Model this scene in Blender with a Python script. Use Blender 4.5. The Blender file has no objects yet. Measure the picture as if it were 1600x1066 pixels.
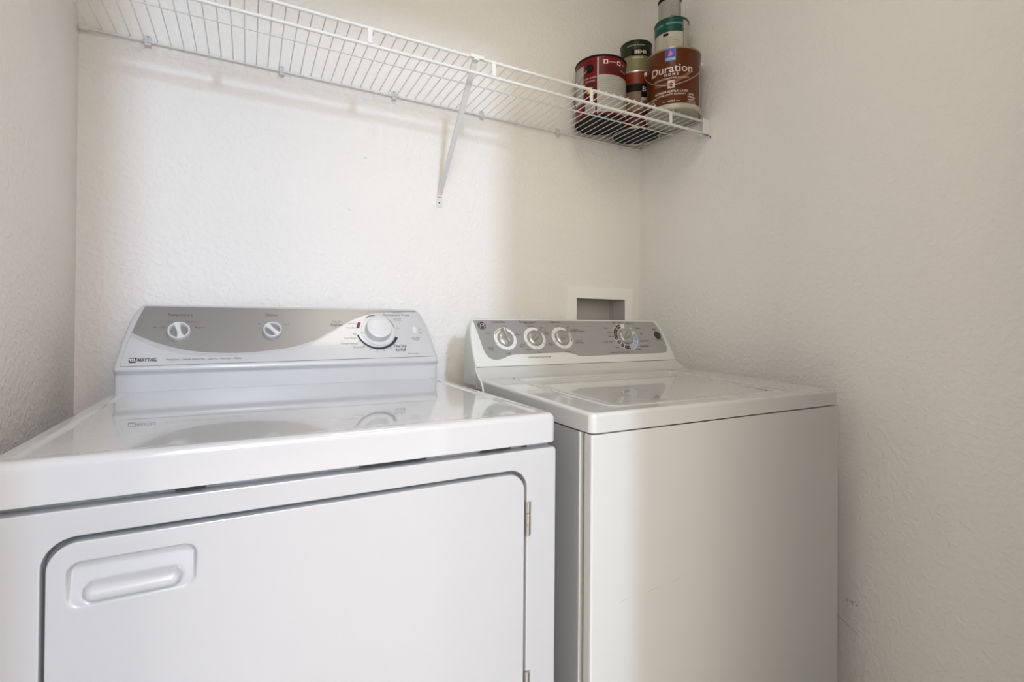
import bpy, bmesh, math, random
from mathutils import Vector, Matrix
random.seed(4)
C = bpy.context.scene.collection
SC = bpy.context.scene
PI = math.pi

# ------------------------------------------------------------------ camera
yaw, pit, rol = 0.48737, 0.0066, 0.00747
Fw = Vector((math.sin(yaw)*math.cos(pit), math.cos(yaw)*math.cos(pit), math.sin(pit)))
Rt = Vector((math.cos(yaw), -math.sin(yaw), 0)); Up = Rt.cross(Fw)
R2 = Rt*math.cos(rol)+Up*math.sin(rol); U2 = -Rt*math.sin(rol)+Up*math.cos(rol)
cam = bpy.data.cameras.new('camera'); co = bpy.data.objects.new('camera', cam); C.objects.link(co)
M = Matrix((R2, U2, -Fw)).transposed().to_4x4(); M.translation = (0.33466, -1.40766, 1.06002)
co.matrix_world = M
cam.sensor_width = 36; cam.lens = 777.43*36/1600; cam.shift_y = (499.5-533)/1600
cam.clip_start = 0.02
SC.camera = co
# ------------------------------------------------------------------ view, world, lights
SC.view_settings.view_transform = 'Standard'; SC.view_settings.look = 'None'
SC.view_settings.gamma = 1; SC.view_settings.use_curve_mapping = False
SC.view_settings.exposure = 0.06
wd = bpy.data.worlds.new('world'); SC.world = wd; wd.use_nodes = True
wd.node_tree.nodes['Background'].inputs[0].default_value = (0.75, 0.85, 1, 1)
wd.node_tree.nodes['Background'].inputs[1].default_value = 0.5
def area(name, loc, target, sx, sy, power, col):
    l = bpy.data.lights.new(name, 'AREA'); l.shape = 'RECTANGLE'; l.size = sx; l.size_y = sy
    l.energy = power; l.color = col
    o = bpy.data.objects.new(name, l); C.objects.link(o); o.location = loc
    d = Vector(target)-Vector(loc); o.rotation_euler = d.to_track_quat('-Z', 'Y').to_euler()
    return o
area('window_daylight', (0.30, -4.5, 2.15), (0.6, 0, 1.2), 0.26, 0.34, 74, (0.64, 0.78, 1.0))
area('hall_fill_left', (-0.6, -3.4, 1.5), (0.8, -1.3, 1.1), 1.0, 1.4, 34, (1.0, 0.915, 0.74))  # added soft fill through the doorway for right wall and washer front
area('hall_fill_right', (1.9, -2.9, 1.5), (0.3, -1.3, 1.1), 1.0, 1.4, 10, (1.0, 0.90, 0.74))  # added fill from the other side, brightens the left wall
area('hall_fill_far_left', (-1.7, -2.1, 1.3), (0.8, -0.9, 1.1), 0.8, 1.4, 13, (1.0, 0.89, 0.68))  # extra fill, added to reach the right wall
area('hall_overhead_fill', (0.3, -2.8, 2.38), (0.3, -2.8, 0), 1.8, 1.8, 52, (0.98, 0.91, 0.95))  # added overhead fill raising the ambient level, no real fixture
area('laundry_overhead_fill', (0.80, -0.85, 2.41), (0.80, -0.85, 0), 0.30, 0.30, 3.0, (1.0, 0.91, 0.76))  # unseen weak fill added inside the laundry room

# ------------------------------------------------------------------ materials
def mat(name, col, rough=0.5, metal=0.0, coat=0.0, bump=None, spec=0.5, var=0.0, coatr=0.05):
    m = bpy.data.materials.new(name); m.use_nodes = True
    nt = m.node_tree; b = nt.nodes['Principled BSDF']
    b.inputs['Base Color'].default_value = (*col, 1)
    b.inputs['Roughness'].default_value = rough; b.inputs['Metallic'].default_value = metal
    b.inputs['Coat Weight'].default_value = coat; b.inputs['Coat Roughness'].default_value = coatr
    b.inputs['Specular IOR Level'].default_value = spec
    tc = nt.nodes.new('ShaderNodeTexCoord')
    if var:
        n = nt.nodes.new('ShaderNodeTexNoise'); n.inputs['Scale'].default_value = 3.0; n.inputs['Detail'].default_value = 3
        nt.links.new(tc.outputs['Object'], n.inputs['Vector'])
        mx = nt.nodes.new('ShaderNodeMix'); mx.data_type = 'RGBA'
        mx.inputs[6].default_value = (*[c*(1-var) for c in col], 1); mx.inputs[7].default_value = (*[min(1, c*(1+var)) for c in col], 1)
        nt.links.new(n.outputs['Fac'], mx.inputs[0]); nt.links.new(mx.outputs[2], b.inputs['Base Color'])
    if bump:
        sc, st, dist = bump
        n = nt.nodes.new('ShaderNodeTexNoise'); n.inputs['Scale'].default_value = sc; n.inputs['Detail'].default_value = 3
        nt.links.new(tc.outputs['Object'], n.inputs['Vector'])
        bp = nt.nodes.new('ShaderNodeBump'); bp.inputs['Strength'].default_value = st; bp.inputs['Distance'].default_value = dist
        nt.links.new(n.outputs['Fac'], bp.inputs['Height']); nt.links.new(bp.outputs['Normal'], b.inputs['Normal'])
    return m

def wall_mat(name, col):
    """orange-peel drywall with flattened blobs"""
    m = bpy.data.materials.new(name); m.use_nodes = True
    nt = m.node_tree; b = nt.nodes['Principled BSDF']
    b.inputs['Base Color'].default_value = (*col, 1); b.inputs['Roughness'].default_value = 0.55
    b.inputs['Specular IOR Level'].default_value = 0.35
    tc = nt.nodes.new('ShaderNodeTexCoord')
    n = nt.nodes.new('ShaderNodeTexNoise'); n.inputs['Scale'].default_value = 75; n.inputs['Detail'].default_value = 2.5
    n.inputs['Distortion'].default_value = 0.4
    n2 = nt.nodes.new('ShaderNodeTexNoise'); n2.inputs['Scale'].default_value = 240; n2.inputs['Detail'].default_value = 1
    for k in (n, n2): nt.links.new(tc.outputs['Object'], k.inputs['Vector'])
    rp = nt.nodes.new('ShaderNodeValToRGB'); rp.color_ramp.elements[0].position = 0.42; rp.color_ramp.elements[1].position = 0.66
    nt.links.new(n.outputs['Fac'], rp.inputs[0])
    ad = nt.nodes.new('ShaderNodeMath'); ad.operation = 'MULTIPLY_ADD'; ad.inputs[1].default_value = 0.25
    nt.links.new(n2.outputs['Fac'], ad.inputs[0]); nt.links.new(rp.outputs[0], ad.inputs[2])
    bp = nt.nodes.new('ShaderNodeBump'); bp.inputs['Strength'].default_value = 0.55; bp.inputs['Distance'].default_value = 0.0015
    nt.links.new(ad.outputs[0], bp.inputs['Height']); nt.links.new(bp.outputs['Normal'], b.inputs['Normal'])
    return m

m_wall = wall_mat('beige_orange_peel_wall', (0.84, 0.82, 0.79))
m_ceil = mat('ceiling_white', (0.8, 0.79, 0.76), 0.7, bump=(60, 0.3, 0.001))
m_floor = mat('floor_vinyl', (0.55, 0.50, 0.44), 0.4, var=0.1)
m_trim = mat('trim_white', (0.90, 0.89, 0.87), 0.3)
m_enam = mat('dryer_enamel', (0.46, 0.465, 0.475), 0.28, coat=0.35, coatr=0.08)
m_top = mat('dryer_top_enamel', (0.51, 0.515, 0.525), 0.14, coat=1.0, coatr=0.03, bump=(9, 0.015, 0.002))
m_cons = mat('dryer_console_plastic', (0.54, 0.545, 0.555), 0.25, coat=0.3)
m_wenam = mat('washer_enamel', (0.54, 0.545, 0.53), 0.30, coat=0.3, coatr=0.1)
m_wtop = mat('washer_top_enamel', (0.53, 0.54, 0.525), 0.18, coat=0.9, coatr=0.04)
m_wcons = mat('washer_console_plastic', (0.62, 0.64, 0.61), 0.28, coat=0.3)
m_wside = mat('washer_side_shaded', (0.46, 0.47, 0.48), 0.3, metal=0.35)  # colour darkened to stand in for shade on the washer's side
m_grey = mat('console_grey_metallic', (0.31, 0.31, 0.31), 0.36, metal=0.55, var=0.03)
m_lgrey = mat('console_light_grey', (0.50, 0.50, 0.51), 0.35, metal=0.2)
m_wgrey = mat('washer_panel_silver', (0.38, 0.38, 0.38), 0.36, metal=0.5, var=0.03)
m_wknob = mat('washer_knob_silver', (0.42, 0.42, 0.40), 0.28, metal=0.6)
m_dark = mat('gap_black', (0.012, 0.012, 0.013), 0.6)
m_inner = mat('gap_grey_steel', (0.30, 0.31, 0.33), 0.4, metal=0.3)
m_ink = mat('ink_black', (0.03, 0.03, 0.035), 0.5)
m_inkg = mat('ink_grey', (0.16, 0.16, 0.16), 0.5)
m_inkm = mat('ink_maroon', (0.13, 0.05, 0.06), 0.5)
m_blue = mat('ink_navy', (0.004, 0.01, 0.05), 0.4)
m_lblue = mat('ink_pale_blue', (0.28, 0.36, 0.55), 0.4)
m_red = mat('ink_crimson', (0.16, 0.005, 0.05), 0.4)
m_white = mat('white_plastic', (0.66, 0.665, 0.665), 0.3)
m_wire = mat('white_vinyl_wire', (0.76, 0.76, 0.745), 0.35)
m_chrome = mat('hinge_nickel', (0.55, 0.54, 0.52), 0.3, metal=1)
m_steel = mat('can_steel', (0.50, 0.49, 0.46), 0.32, metal=0.9)
m_screw = mat('screw_dark', (0.10, 0.09, 0.08), 0.4, metal=0.8)
m_black = mat('black_plastic', (0.006, 0.006, 0.006), 0.5, spec=0.15)
m_cred = mat('can_red_label', (0.13, 0.003, 0.006), 0.4, spec=0.3)
m_cdred = mat('can_dark_red_label', (0.075, 0.004, 0.008), 0.4, spec=0.3)
m_cpaper = mat('can_grey_paper', (0.40, 0.38, 0.35), 0.5)
m_cbrown = mat('can_brown_label', (0.095, 0.021, 0.002), 0.3, spec=0.3, var=0.25)
m_corng = mat('can_orange_label', (0.20, 0.018, 0.003), 0.35, spec=0.3)
m_ctan = mat('can_tan_label', (0.20, 0.115, 0.07), 0.45)
m_cgreen = mat('can_dark_green', (0.015, 0.026, 0.008), 0.35, spec=0.3)
m_colive = mat('can_olive', (0.22, 0.20, 0.085), 0.45)
m_cteal = mat('can_teal', (0.0, 0.07, 0.052), 0.4, spec=0.3)
m_cream = mat('can_cream', (0.50, 0.47, 0.40), 0.45)
m_yel = mat('sticker_lime', (0.55, 0.60, 0.05), 0.5)
m_logob = mat('logo_blue', (0.02, 0.05, 0.40), 0.4)
m_logol = mat('logo_light_blue', (0.10, 0.32, 0.75), 0.4)
m_logor = mat('logo_pink', (0.75, 0.12, 0.22), 0.4)
m_pinkt = mat('lettering_cream', (0.72, 0.62, 0.55), 0.45)

# ------------------------------------------------------------------ helpers
def tag(o, label=None, cat=None, group=None, kind=None):
    if label: o['label'] = label
    if cat: o['category'] = cat
    if group: o['group'] = group
    if kind: o['kind'] = kind
    return o
ROOT = {}
def thing(name, loc, label, cat, group=None):
    o = bpy.data.objects.new(name, None); C.objects.link(o); o.location = loc
    o.empty_display_size = 0.05
    ROOT[o.name] = Vector(loc)
    return tag(o, label, cat, group)
def root_of(p):
    while p.parent: p = p.parent
    return ROOT.get(p.name, Vector((0, 0, 0)))
wn_ok = True
def obj(name, bm, m, parent=None, smooth=35):
    """link a bmesh written in world coordinates as one mesh object"""
    me = bpy.data.meshes.new(name)
    bmesh.ops.recalc_face_normals(bm, faces=bm.faces)
    if parent is not None:
        bmesh.ops.translate(bm, verts=bm.verts, vec=-root_of(parent))
    bm.to_mesh(me); bm.free()
    o = bpy.data.objects.new(name, me); C.objects.link(o)
    if parent is not None: o.parent = parent
    for k in (m if isinstance(m, (list, tuple)) else [m]): me.materials.append(k)
    if smooth:
        for p in me.polygons: p.use_smooth = True
        try: me.set_sharp_from_angle(angle=math.radians(smooth))
        except Exception: pass
        if wn_ok:
            w = o.modifiers.new('weighted_normal', 'WEIGHTED_NORMAL'); w.keep_sharp = True; w.mode = 'FACE_AREA'; w.weight = 100
    return o
def box(bm, x0, x1, y0, y1, z0, z1, bev=0.0, seg=2, mi=0):
    r = bmesh.ops.create_cube(bm, size=1); vs = r['verts']
    bmesh.ops.scale(bm, vec=(abs(x1-x0), abs(y1-y0), abs(z1-z0)), verts=vs)
    bmesh.ops.translate(bm, vec=((x0+x1)/2, (y0+y1)/2, (z0+z1)/2), verts=vs)
    if bev:
        es = list({e for v in vs for e in v.link_edges})
        bmesh.ops.bevel(bm, geom=es, offset=bev, segments=seg, profile=0.5, affect='EDGES')
    return bm
def boxo(name, m, parent, *a, **k):
    return obj(name, box(bmesh.new(), *a, **k), m, parent)
def loft(bm, loops, cap0=False, cap1=False, closed=True):
    rows = [[bm.verts.new(p) for p in l] for l in loops]
    n = len(rows[0])
    for a, b in zip(rows[:-1], rows[1:]):
        for i in range(n if closed else n-1):
            j = (i+1) % n
            bm.faces.new((a[i], a[j], b[j], b[i]))
    if cap0: bm.faces.new(rows[0][::-1])
    if cap1: bm.faces.new(rows[-1])
    return bm
def rrect(x0, x1, y0, y1, r, n=6):
    pts = []
    for cx, cy, a in ((x1-r, y0+r, -PI/2), (x1-r, y1-r, 0), (x0+r, y1-r, PI/2), (x0+r, y0+r, PI)):
        for i in range(n+1):
            t = a+PI/2*i/n
            pts.append((cx+r*math.cos(t), cy+r*math.sin(t)))
    return pts
def tube(bm, pts, r, n=10, cap=True):
    pts = [Vector(p) for p in pts]; loops = []
    prev = None
    for i, p in enumerate(pts):
        d = (pts[min(i+1, len(pts)-1)]-pts[max(i-1, 0)]).normalized()
        if prev is None:
            u = d.orthogonal().normalized()
        else:
            u = (prev-d*prev.dot(d)).normalized()
        prev = u; v = d.cross(u)
        loops.append([p+(u*math.cos(2*PI*k/n)+v*math.sin(2*PI*k/n))*r for k in range(n)])
    return loft(bm, loops, cap, cap)
def lathe(bm, prof, org, ax, n=32, ref=None, a0=0, a1=2*PI):
    """profile (radius, height) about axis ax at org"""
    ax = Vector(ax).normalized(); org = Vector(org)
    u = Vector(ref) if ref else ax.orthogonal().normalized(); v = ax.cross(u)
    loops = []
    for r, h in prof:
        loops.append([org+ax*h+(u*math.cos(2*PI*k/n)+v*math.sin(2*PI*k/n))*max(r, 1e-5) for k in range(n)])
    loft(bm, loops)
    return bm
def grid_patch(bm, fn, us, vs):
    rows = [[bm.verts.new(fn(u, v)) for u in us] for v in vs]
    for a, b in zip(rows[:-1], rows[1:]):
        for i in range(len(us)-1): bm.faces.new((a[i], a[i+1], b[i+1], b[i]))
    return bm
def plate(bm, outer, holes, fn, h0, h1, bev=0.0, hbev=None):
    """flat plate between heights h0 and h1; outline points go through fn(u, v, h)"""
    def shrink(lp, d):
        n = len(lp); out = []
        ar = sum(lp[i][0]*lp[(i+1) % n][1]-lp[(i+1) % n][0]*lp[i][1] for i in range(n))
        s = 1 if ar > 0 else -1
        for i in range(n):
            a, b, c = lp[i-1], lp[i], lp[(i+1) % n]
            e1 = Vector((b[0]-a[0], b[1]-a[1])); e2 = Vector((c[0]-b[0], c[1]-b[1]))
            if e1.length < 1e-9 or e2.length < 1e-9: nn = Vector((-(e1+e2).y, (e1+e2).x)).normalized()
            else:
                e1.normalize(); e2.normalize(); nn = (Vector((-e1.y, e1.x))+Vector((-e2.y, e2.x)))
                if nn.length > 1e-6: nn.normalize()
            out.append((b[0]+s*nn.x*d, b[1]+s*nn.y*d))
        return out
    fe = []
    bev0 = bev
    for k, lp in enumerate([outer]+list(holes)):
        sg = 1 if k == 0 else -1
        bev = bev0 if (k == 0 or hbev is None) else hbev
        loops = [[fn(u, v, h0) for u, v in lp], [fn(u, v, h1-bev) for u, v in lp]]
        if bev:
            loops.append([fn(u, v, h1-bev*0.3) for u, v in shrink(lp, sg*bev*0.3)])
            loops.append([fn(u, v, h1) for u, v in shrink(lp, sg*bev)])
        rows = [[bm.verts.new(p) for p in l] for l in loops]; n = len(lp)
        for a, b in zip(rows[:-1], rows[1:]):
            for i in range(n): bm.faces.new((a[i], a[(i+1) % n], b[(i+1) % n], b[i]))
        r = rows[-1]
        for i in range(n): fe.append(bm.edges.get((r[i], r[(i+1) % n])))
    bmesh.ops.triangle_fill(bm, use_beauty=True, use_dissolve=False, edges=fe)
    return bm
# text -> flat vertices and faces
TC = {}
def glyphs(s, size, bold=0.0, shear=0.0, spacing=1.0):
    key = (s, bold, shear, spacing)
    if key not in TC:
        cu = bpy.data.curves.new('t', 'FONT'); cu.body = s; cu.size = 1; cu.align_x = 'CENTER'; cu.align_y = 'CENTER'
        cu.offset = bold; cu.shear = shear; cu.resolution_u = 3; cu.space_character = spacing
        o = bpy.data.objects.new('t', cu); C.objects.link(o)
        dg = bpy.context.evaluated_depsgraph_get(); dg.update()
        me = o.evaluated_get(dg).to_mesh()
        TC[key] = ([tuple(v.co) for v in me.vertices], [tuple(p.vertices) for p in me.polygons])
        o.evaluated_get(dg).to_mesh_clear()
        bpy.data.objects.remove(o); bpy.data.curves.remove(cu)
    vs, fs = TC[key]
    return [(v[0]*size, v[1]*size) for v in vs], fs
def text(bm, s, size, u, v, fn, h, align='c', bold=0.0, width=None, shear=0.0, rot=0.0, spacing=1.0):
    vs, fs = glyphs(s, size, bold, shear, spacing)
    xs = [p[0] for p in vs]; sx = 1
    if width: sx = width/(max(xs)-min(xs))
    off = 0
    if align == 'l': off = -min(xs)*sx
    if align == 'r': off = -max(xs)*sx
    c, sn = math.cos(rot), math.sin(rot)
    nv = [bm.verts.new(fn(u+c*(p[0]*sx+off)-sn*p[1], v+sn*(p[0]*sx+off)+c*p[1], h)) for p in vs]
    for f in fs:
        try: bm.faces.new([nv[i] for i in f])
        except ValueError: pass

# ------------------------------------------------------------------ room
W = 1.614; H = 2.44
FY = -1.33; FT = -1.45       # front wall with the doorway
DX0, DX1, DZ = 0.15, 0.82, 1.97
bm = bmesh.new()             # back wall with the opening for the outlet box
ox0, ox1, oz0, oz1 = 1.325, 1.545, 0.985, 1.150
for a in ((-0.12, ox0, 0, H), (ox1, W+0.12, 0, H), (ox0, ox1, 0, oz0), (ox0, ox1, oz1, H)):
    box(bm, a[0], a[1], 0, 0.13, a[2], a[3])
tag(obj('wall_back', bm, m_wall, smooth=0), kind='structure')
tag(boxo('wall_left', m_wall, None, -0.12, 0, FT, 0, 0, H), kind='structure')
tag(boxo('wall_right', m_wall, None, W, W+0.12, FT, 0, 0, H), kind='structure')
bm = bmesh.new()
box(bm, -1.9, DX0, FT, FY, 0, H); box(bm, DX1, 2.4, FT, FY, 0, H); box(bm, DX0, DX1, FT, FY, DZ, H)
tag(obj('wall_front', bm, m_wall, smooth=0), kind='structure')
tag(boxo('wall_hall_left', m_wall, None, -2.0, -1.9, -5.1, FY, 0, H), kind='structure')
tag(boxo('wall_hall_right', m_wall, None, 2.4, 2.5, -5.1, FY, 0, H), kind='structure')
tag(boxo('wall_hall_end', m_wall, None, -2.0, 2.5, -5.2, -5.1, 0, H), kind='structure')
tag(boxo('floor', m_floor, None, -2.0, 2.5, -5.2, 0.13, -0.1, 0), kind='structure')
tag(boxo('ceiling', m_ceil, None, -2.0, 2.5, -5.2, 0.13, H, H+0.1), kind='structure')

# small scuffs that show on the walls and stay with them
def scuff(parent, name, m, pts, r):
    bm = bmesh.new()
    for p in pts:
        tube(bm, p, r, 5)
    return obj(name, bm, m, parent, smooth=0)
m_scuff = mat('scuff_grey', (0.20, 0.17, 0.14), 0.8)
m_scuffl = mat('scuff_pale', (0.42, 0.41, 0.39), 0.8)
wr = bpy.data.objects['wall_right']; wb = bpy.data.objects['wall_back']
ROOT['wall_right'] = Vector((0, 0, 0))
pts = []
for k in range(16):
    y = -0.7395+random.gauss(0, 0.012); z = 0.398+random.gauss(0, 0.004); 
    pts.append([(W-0.0002, y, z), (W-0.0002, y+random.uniform(-.003, .003), z+random.uniform(-.003, .003))])
scuff(wr, 'scuff_mark', m_scuff, pts, 0.0008)
scuff(wr, 'scuff_mark', m_scuffl, [[(W-.0002, -.4354, 1.541), (W-.0002, -.4345, 1.537)], [(W-.0002, -.69, .36), (W-.0002, -.75, .33)]], 0.0006)
scuff(wb, 'scuff_mark', m_scuffl, [[(.613, -.0002, 1.517), (.617, -.0002, 1.513), (.621, -.0002, 1.516)], [(.572, -.0002, 1.369), (.578, -.0002, 1.364)]], 0.0007)

# ------------------------------------------------------------------ generic console frame
def face_frame(a, b):
    a = Vector((0, *a)); b = Vector((0, *b)); t = (b-a).normalized(); n = Vector((0, -t.z, t.y))
    def fn(x, s, h): return Vector((x, 0, 0))+a+t*s+n*h
    return fn, t, n
def stack(bm, secs, n=5):
    """horizontal rounded rectangles (z, x0, x1, y0, y1, r)"""
    loops = []
    for z, x0, x1, y0, y1, r in secs:
        loops.append([(px, py, z) for px, py in rrect(x0, x1, y0, y1, r, n)])
    return loft(bm, loops, True, True)
def rrect2(x0, x1, y0, y1, r, rb, n=8):
    pts = []
    for cx, cy, a, q in ((x1, y0, -PI/2, r), (x1, y1, 0, rb), (x0, y1, PI/2, rb), (x0, y0, PI, r)):
        cx += -q if cx == x1 else q; cy += q if cy == y0 else -q
        for i in range(n+1):
            t = a+PI/2*i/n; pts.append((cx+q*math.cos(t), cy+q*math.sin(t)))
    return pts
def bezier_smooth(pts, k=6):
    out = []
    n = len(pts)
    for i in range(n-1):
        p0 = pts[max(i-1, 0)]; p1 = pts[i]; p2 = pts[i+1]; p3 = pts[min(i+2, n-1)]
        for j in range(k):
            t = j/k
            out.append(tuple(0.5*((2*p1[d])+(-p0[d]+p2[d])*t+(2*p0[d]-5*p1[d]+4*p2[d]-p3[d])*t*t+(-p0[d]+3*p1[d]-3*p2[d]+p3[d])*t**3) for d in (0, 1)))
    out.append(pts[-1]); return out

# ------------------------------------------------------------------ DRYER
x0, x1 = 0.0947, 0.7807; yf = -0.7233; zl0, zt = 0.866, 0.914
dry = thing('clothes_dryer', ((x0+x1)/2, -0.38, 0), 'white front-loading clothes dryer with grey swoosh control panel, left of the washer', 'dryer')
bm = bmesh.new(); box(bm, x0+.003, x1-.003, yf+.022, -0.045, 0.02, 0.868)
obj('cabinet', bm, m_enam, dry)
for fx in (x0+.06, x1-.06):
    for fy in (-.66, -.1):
        bm = bmesh.new(); lathe(bm, [(0, 0), (.018, 0), (.018, .02), (0, .02)], (fx, fy, 0.0), (0, 0, 1), 12)
        obj('levelling_foot', bm, m_black, dry)
# front panel with rounded door opening
F = lambda u, v, h: Vector((u, yf-h+0.0, v))
dl, dr, dt, db = 0.1492, 0.7235, 0.8255, 0.27
door_hole = rrect(dl-.0025, dr+.0025, db-.003, dt+.0035, 0.030, 8)
bm = bmesh.new()
plate(bm, rrect(x0, x1, 0.045, 0.859, 0.006, 3), [door_hole], F, -0.020, 0.0, bev=0.0028)
obj('front_panel', bm, m_enam, dry)
bm = bmesh.new(); plate(bm, door_hole, [], F, -0.0215, -0.020)
obj('door_recess', bm, m_inner, dry)
# door, with a rectangular cut for the scooped handle
door = None
hx0, hx1, hz0, hz1 = 0.160, 0.292, 0.742, 0.812
bm = bmesh.new()
plate(bm, rrect(dl+.0012, dr-.0012, db, dt-.0018, 0.028, 8), [[(hx0, hz0), (hx1, hz0), (hx1, hz1), (hx0, hz1)]], F, -0.016, 0.0003, bev=0.0022, hbev=0.0)
door = obj('door', bm, m_enam, dry)
def sd(u, v, cx, cy, hx, hy, r):
    qx = abs(u-cx)-hx+r; qy = abs(v-cy)-hy+r
    return math.hypot(max(qx, 0), max(qy, 0))+min(max(qx, qy), 0)-r
def sstep(a, b, t):
    t = max(0, min(1, (t-a)/(b-a))); return t*t*(3-2*t)
def handle_h(u, v):
    d = sd(u, v, .2258, .7770, .0578, .0243, .012)
    s = sstep(0.0008, -0.0022, d)
    # plate leans in from the bottom to the top edge
    depth = -0.0085*max(0, min(1, (v-.7527)/.040))**1.2
    depth = depth*s - 0.0007*s
    e = sd(u, v, .2255, .7665, .0445, .0098, .0098)
    bulge = 0.0095*(1-max(0, min(1, (e+.0098)/.0098))**2)**0.5 if e < 0 else 0
    groove = 0.0012*math.exp(-(e/0.0016)**2)
    return depth+bulge*1.0-groove
N1, N2 = 110, 60
bm = grid_patch(bmesh.new(), lambda u, v: F(u, v, 0.0003+handle_h(u, v)),
                [hx0+(hx1-hx0)*i/N1 for i in range(N1+1)], [hz0+(hz1-hz0)*i/N2 for i in range(N2+1)])
hnd = obj('door_handle', bm, m_enam, door, smooth=60)
tag(hnd, label='moulded pull scoop at the upper left of the dryer door')
# hinges
for zc in (0.7515, 0.4845):
    bm = bmesh.new()
    for k in range(3):
        za = zc+0.026-0.0176*k
        lathe(bm, [(0, 0), (.0040, 0), (.0040, -.0168), (0, -.0168)], (dr+.0040, yf-.0016, za), (0, 0, 1), 12)
    box(bm, dr+.0005, dr+.0100, yf-.0012, yf+.001, zc-.026, zc+.026, bev=.0004, seg=1)
    tag(obj('hinge', bm, m_chrome, dry), label='nickel hinge with three knuckles')
# top panel
bm = bmesh.new()
def dring(ins, z, r=0.010): return [(px, py, z) for px, py in rrect(x0+ins, x1-ins, yf+ins, -0.045-ins*0.3, max(r-ins*0.3, .003), 6)]
loops = [dring(0.004, zl0), dring(0.0008, zl0+.0008), dring(0, zl0+.003), dring(0, zt-.010)]
for k in range(1, 6):
    a = PI/2*k/5; loops.append(dring(.009*(1-math.cos(a)), zt-.010+.010*math.sin(a)))
loops += [dring(.019, zt), dring(.022, zt-.0006), dring(.026, zt-.0022), dring(.030, zt-.0026)]
loft(bm, loops, True, True)
obj('top_panel', bm, m_top, dry)
# retaining clips and foam seen in the joint below the top
for cx0, cx1 in ((.262, .292), (.470, .478), (.480, .562), (.650, .674), (.676, .700), (.722, .728)):
    boxo('joint_clip', m_dark, dry, cx0, cx1, yf+.004, yf+.02, .8632, .8658)
# console housing
fn, t, n = face_frame((-.150, .962), (-.075, 1.09))
bm = bmesh.new()
def dins(z):
    s = (z-.962)/.128*.1484
    tab = [(-1, .0), (0, .0), (.02, .0025), (.063, .0085), (.10, .0155), (.125, .0225), (.138, .0285), (.150, .036), (.156, .040)]
    for (a, va), (b, vb) in zip(tab[:-1], tab[1:]):
        if s <= b: return va+(vb-va)*max(0, (s-a)/(b-a))
    return .042
secs = [(.9115, .0008, -.1435), (.945, .0008, -.1435), (.9495, .0005, -.1445), (.9535, 0, -.1485), (.957, 0, -.1500), (.962, 0, -.1500)]
for k in range(1, 15):
    z = .962+.128*k/14
    secs.append((z, dins(z), -.150+.075*k/14))
secs = [(z, x0+i, x1-i, y, -.032, .006) for z, i, y in secs]
z, a, b, y, yb, r = secs[-1]
secs += [(1.0925, a+.002, b-.002, -.0715, -.033, .006), (1.0940, a+.005, b-.005, -.066, -.036, .006), (1.0943, a+.009, b-.009, -.060, -.040, .006)]
stack(bm, secs)
cons = obj('console', bm, m_cons, dry, smooth=50)
# inset white panel with its shadow gap outline
left = [(.1082, .0040), (.1068, .0060), (.1075, .018), (.1125, .050), (.1185, .081), (.1275, .118), (.1365, .1480)]
right = [(.7395, .1480), (.7510, .112), (.7620, .070), (.7690, .030), (.7712, .0125), (.7695, .0095)]
out = bezier_smooth(left, 4)+bezier_smooth(right, 4)
out = [(u, min(v, .1481)) for u, v in out]
cxm, cym = .44, .075
big = [(u+(0.0006 if u > cxm else -0.0006), v-(.0008 if v < .02 else 0)) for u, v in out]
bm = bmesh.new(); plate(bm, big[::-1], [], fn, -.001, .0004); obj('panel_seam', bm, m_inkg, cons)
bm = bmesh.new(); plate(bm, out[::-1], [], fn, 0, .0010)
pan = obj('control_panel', bm, m_cons, dry)
dark = [(0.1191, 0.0812), (0.1664, 0.0561), (0.2277, 0.0364), (0.2909, 0.0302), (0.3371, .0305), (0.3771, 0.0347), (0.4281, 0.0429), (0.4762, 0.0604), (0.5112, 0.0815), (0.5462, 0.1036), (0.5776, 0.122), (0.6179, 0.1369), (0.6666, 0.1428), (0.7395, 0.1445)]
lite = [(0.1170, 0.0738), (0.1713, 0.0425), (0.2384, 0.0253), (0.3128, 0.0240), (0.3771, 0.0281), (0.4279, 0.0353), (0.4626, 0.0466), (0.5047, 0.0731), (0.5405, 0.0975), (.5776, .1215)]
top = [(.7385, .1480), (.1365, .1480), (.1275, .118)]
bm = bmesh.new(); plate(bm, bezier_smooth(lite, 5)+[(.5776, .1475), (.1365, .1475), (.1275, .118)], [], fn, .0008, .0013)
tag(obj('light_grey_band', bm, m_lgrey, pan, smooth=0), label='pale grey stripe under the swoosh')
bm = bmesh.new(); plate(bm, bezier_smooth(dark, 5)+top, [], fn, .0008, .0016)
tag(obj('grey_swoosh', bm, m_grey, pan, smooth=0), label='metallic grey swoosh field')
HD = .0019
def arc(bm, cx, cy, r0, r1, a0, a1, fn, h, n=24, r0e=None):
    us = [i/n for i in range(n+1)]
    rows = []
    for tt in us:
        a = math.radians(a0+(a1-a0)*tt); ri = r0+((r0e-r0)*tt if r0e is not None else 0)
        rows.append((bm.verts.new(fn(cx+ri*math.cos(a), cy+ri*math.sin(a), h)), bm.verts.new(fn(cx+r1*math.cos(a), cy+r1*math.sin(a), h))))
    for (a, b), (c, d) in zip(rows[:-1], rows[1:]): bm.faces.new((a, b, d, c))
def disc(bm, cx, cy, rx, ry, fn, h, n=24):
    bm.faces.new([bm.verts.new(fn(cx+rx*math.cos(2*PI*k/n), cy+ry*math.sin(2*PI*k/n), h)) for k in range(n)])
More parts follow.
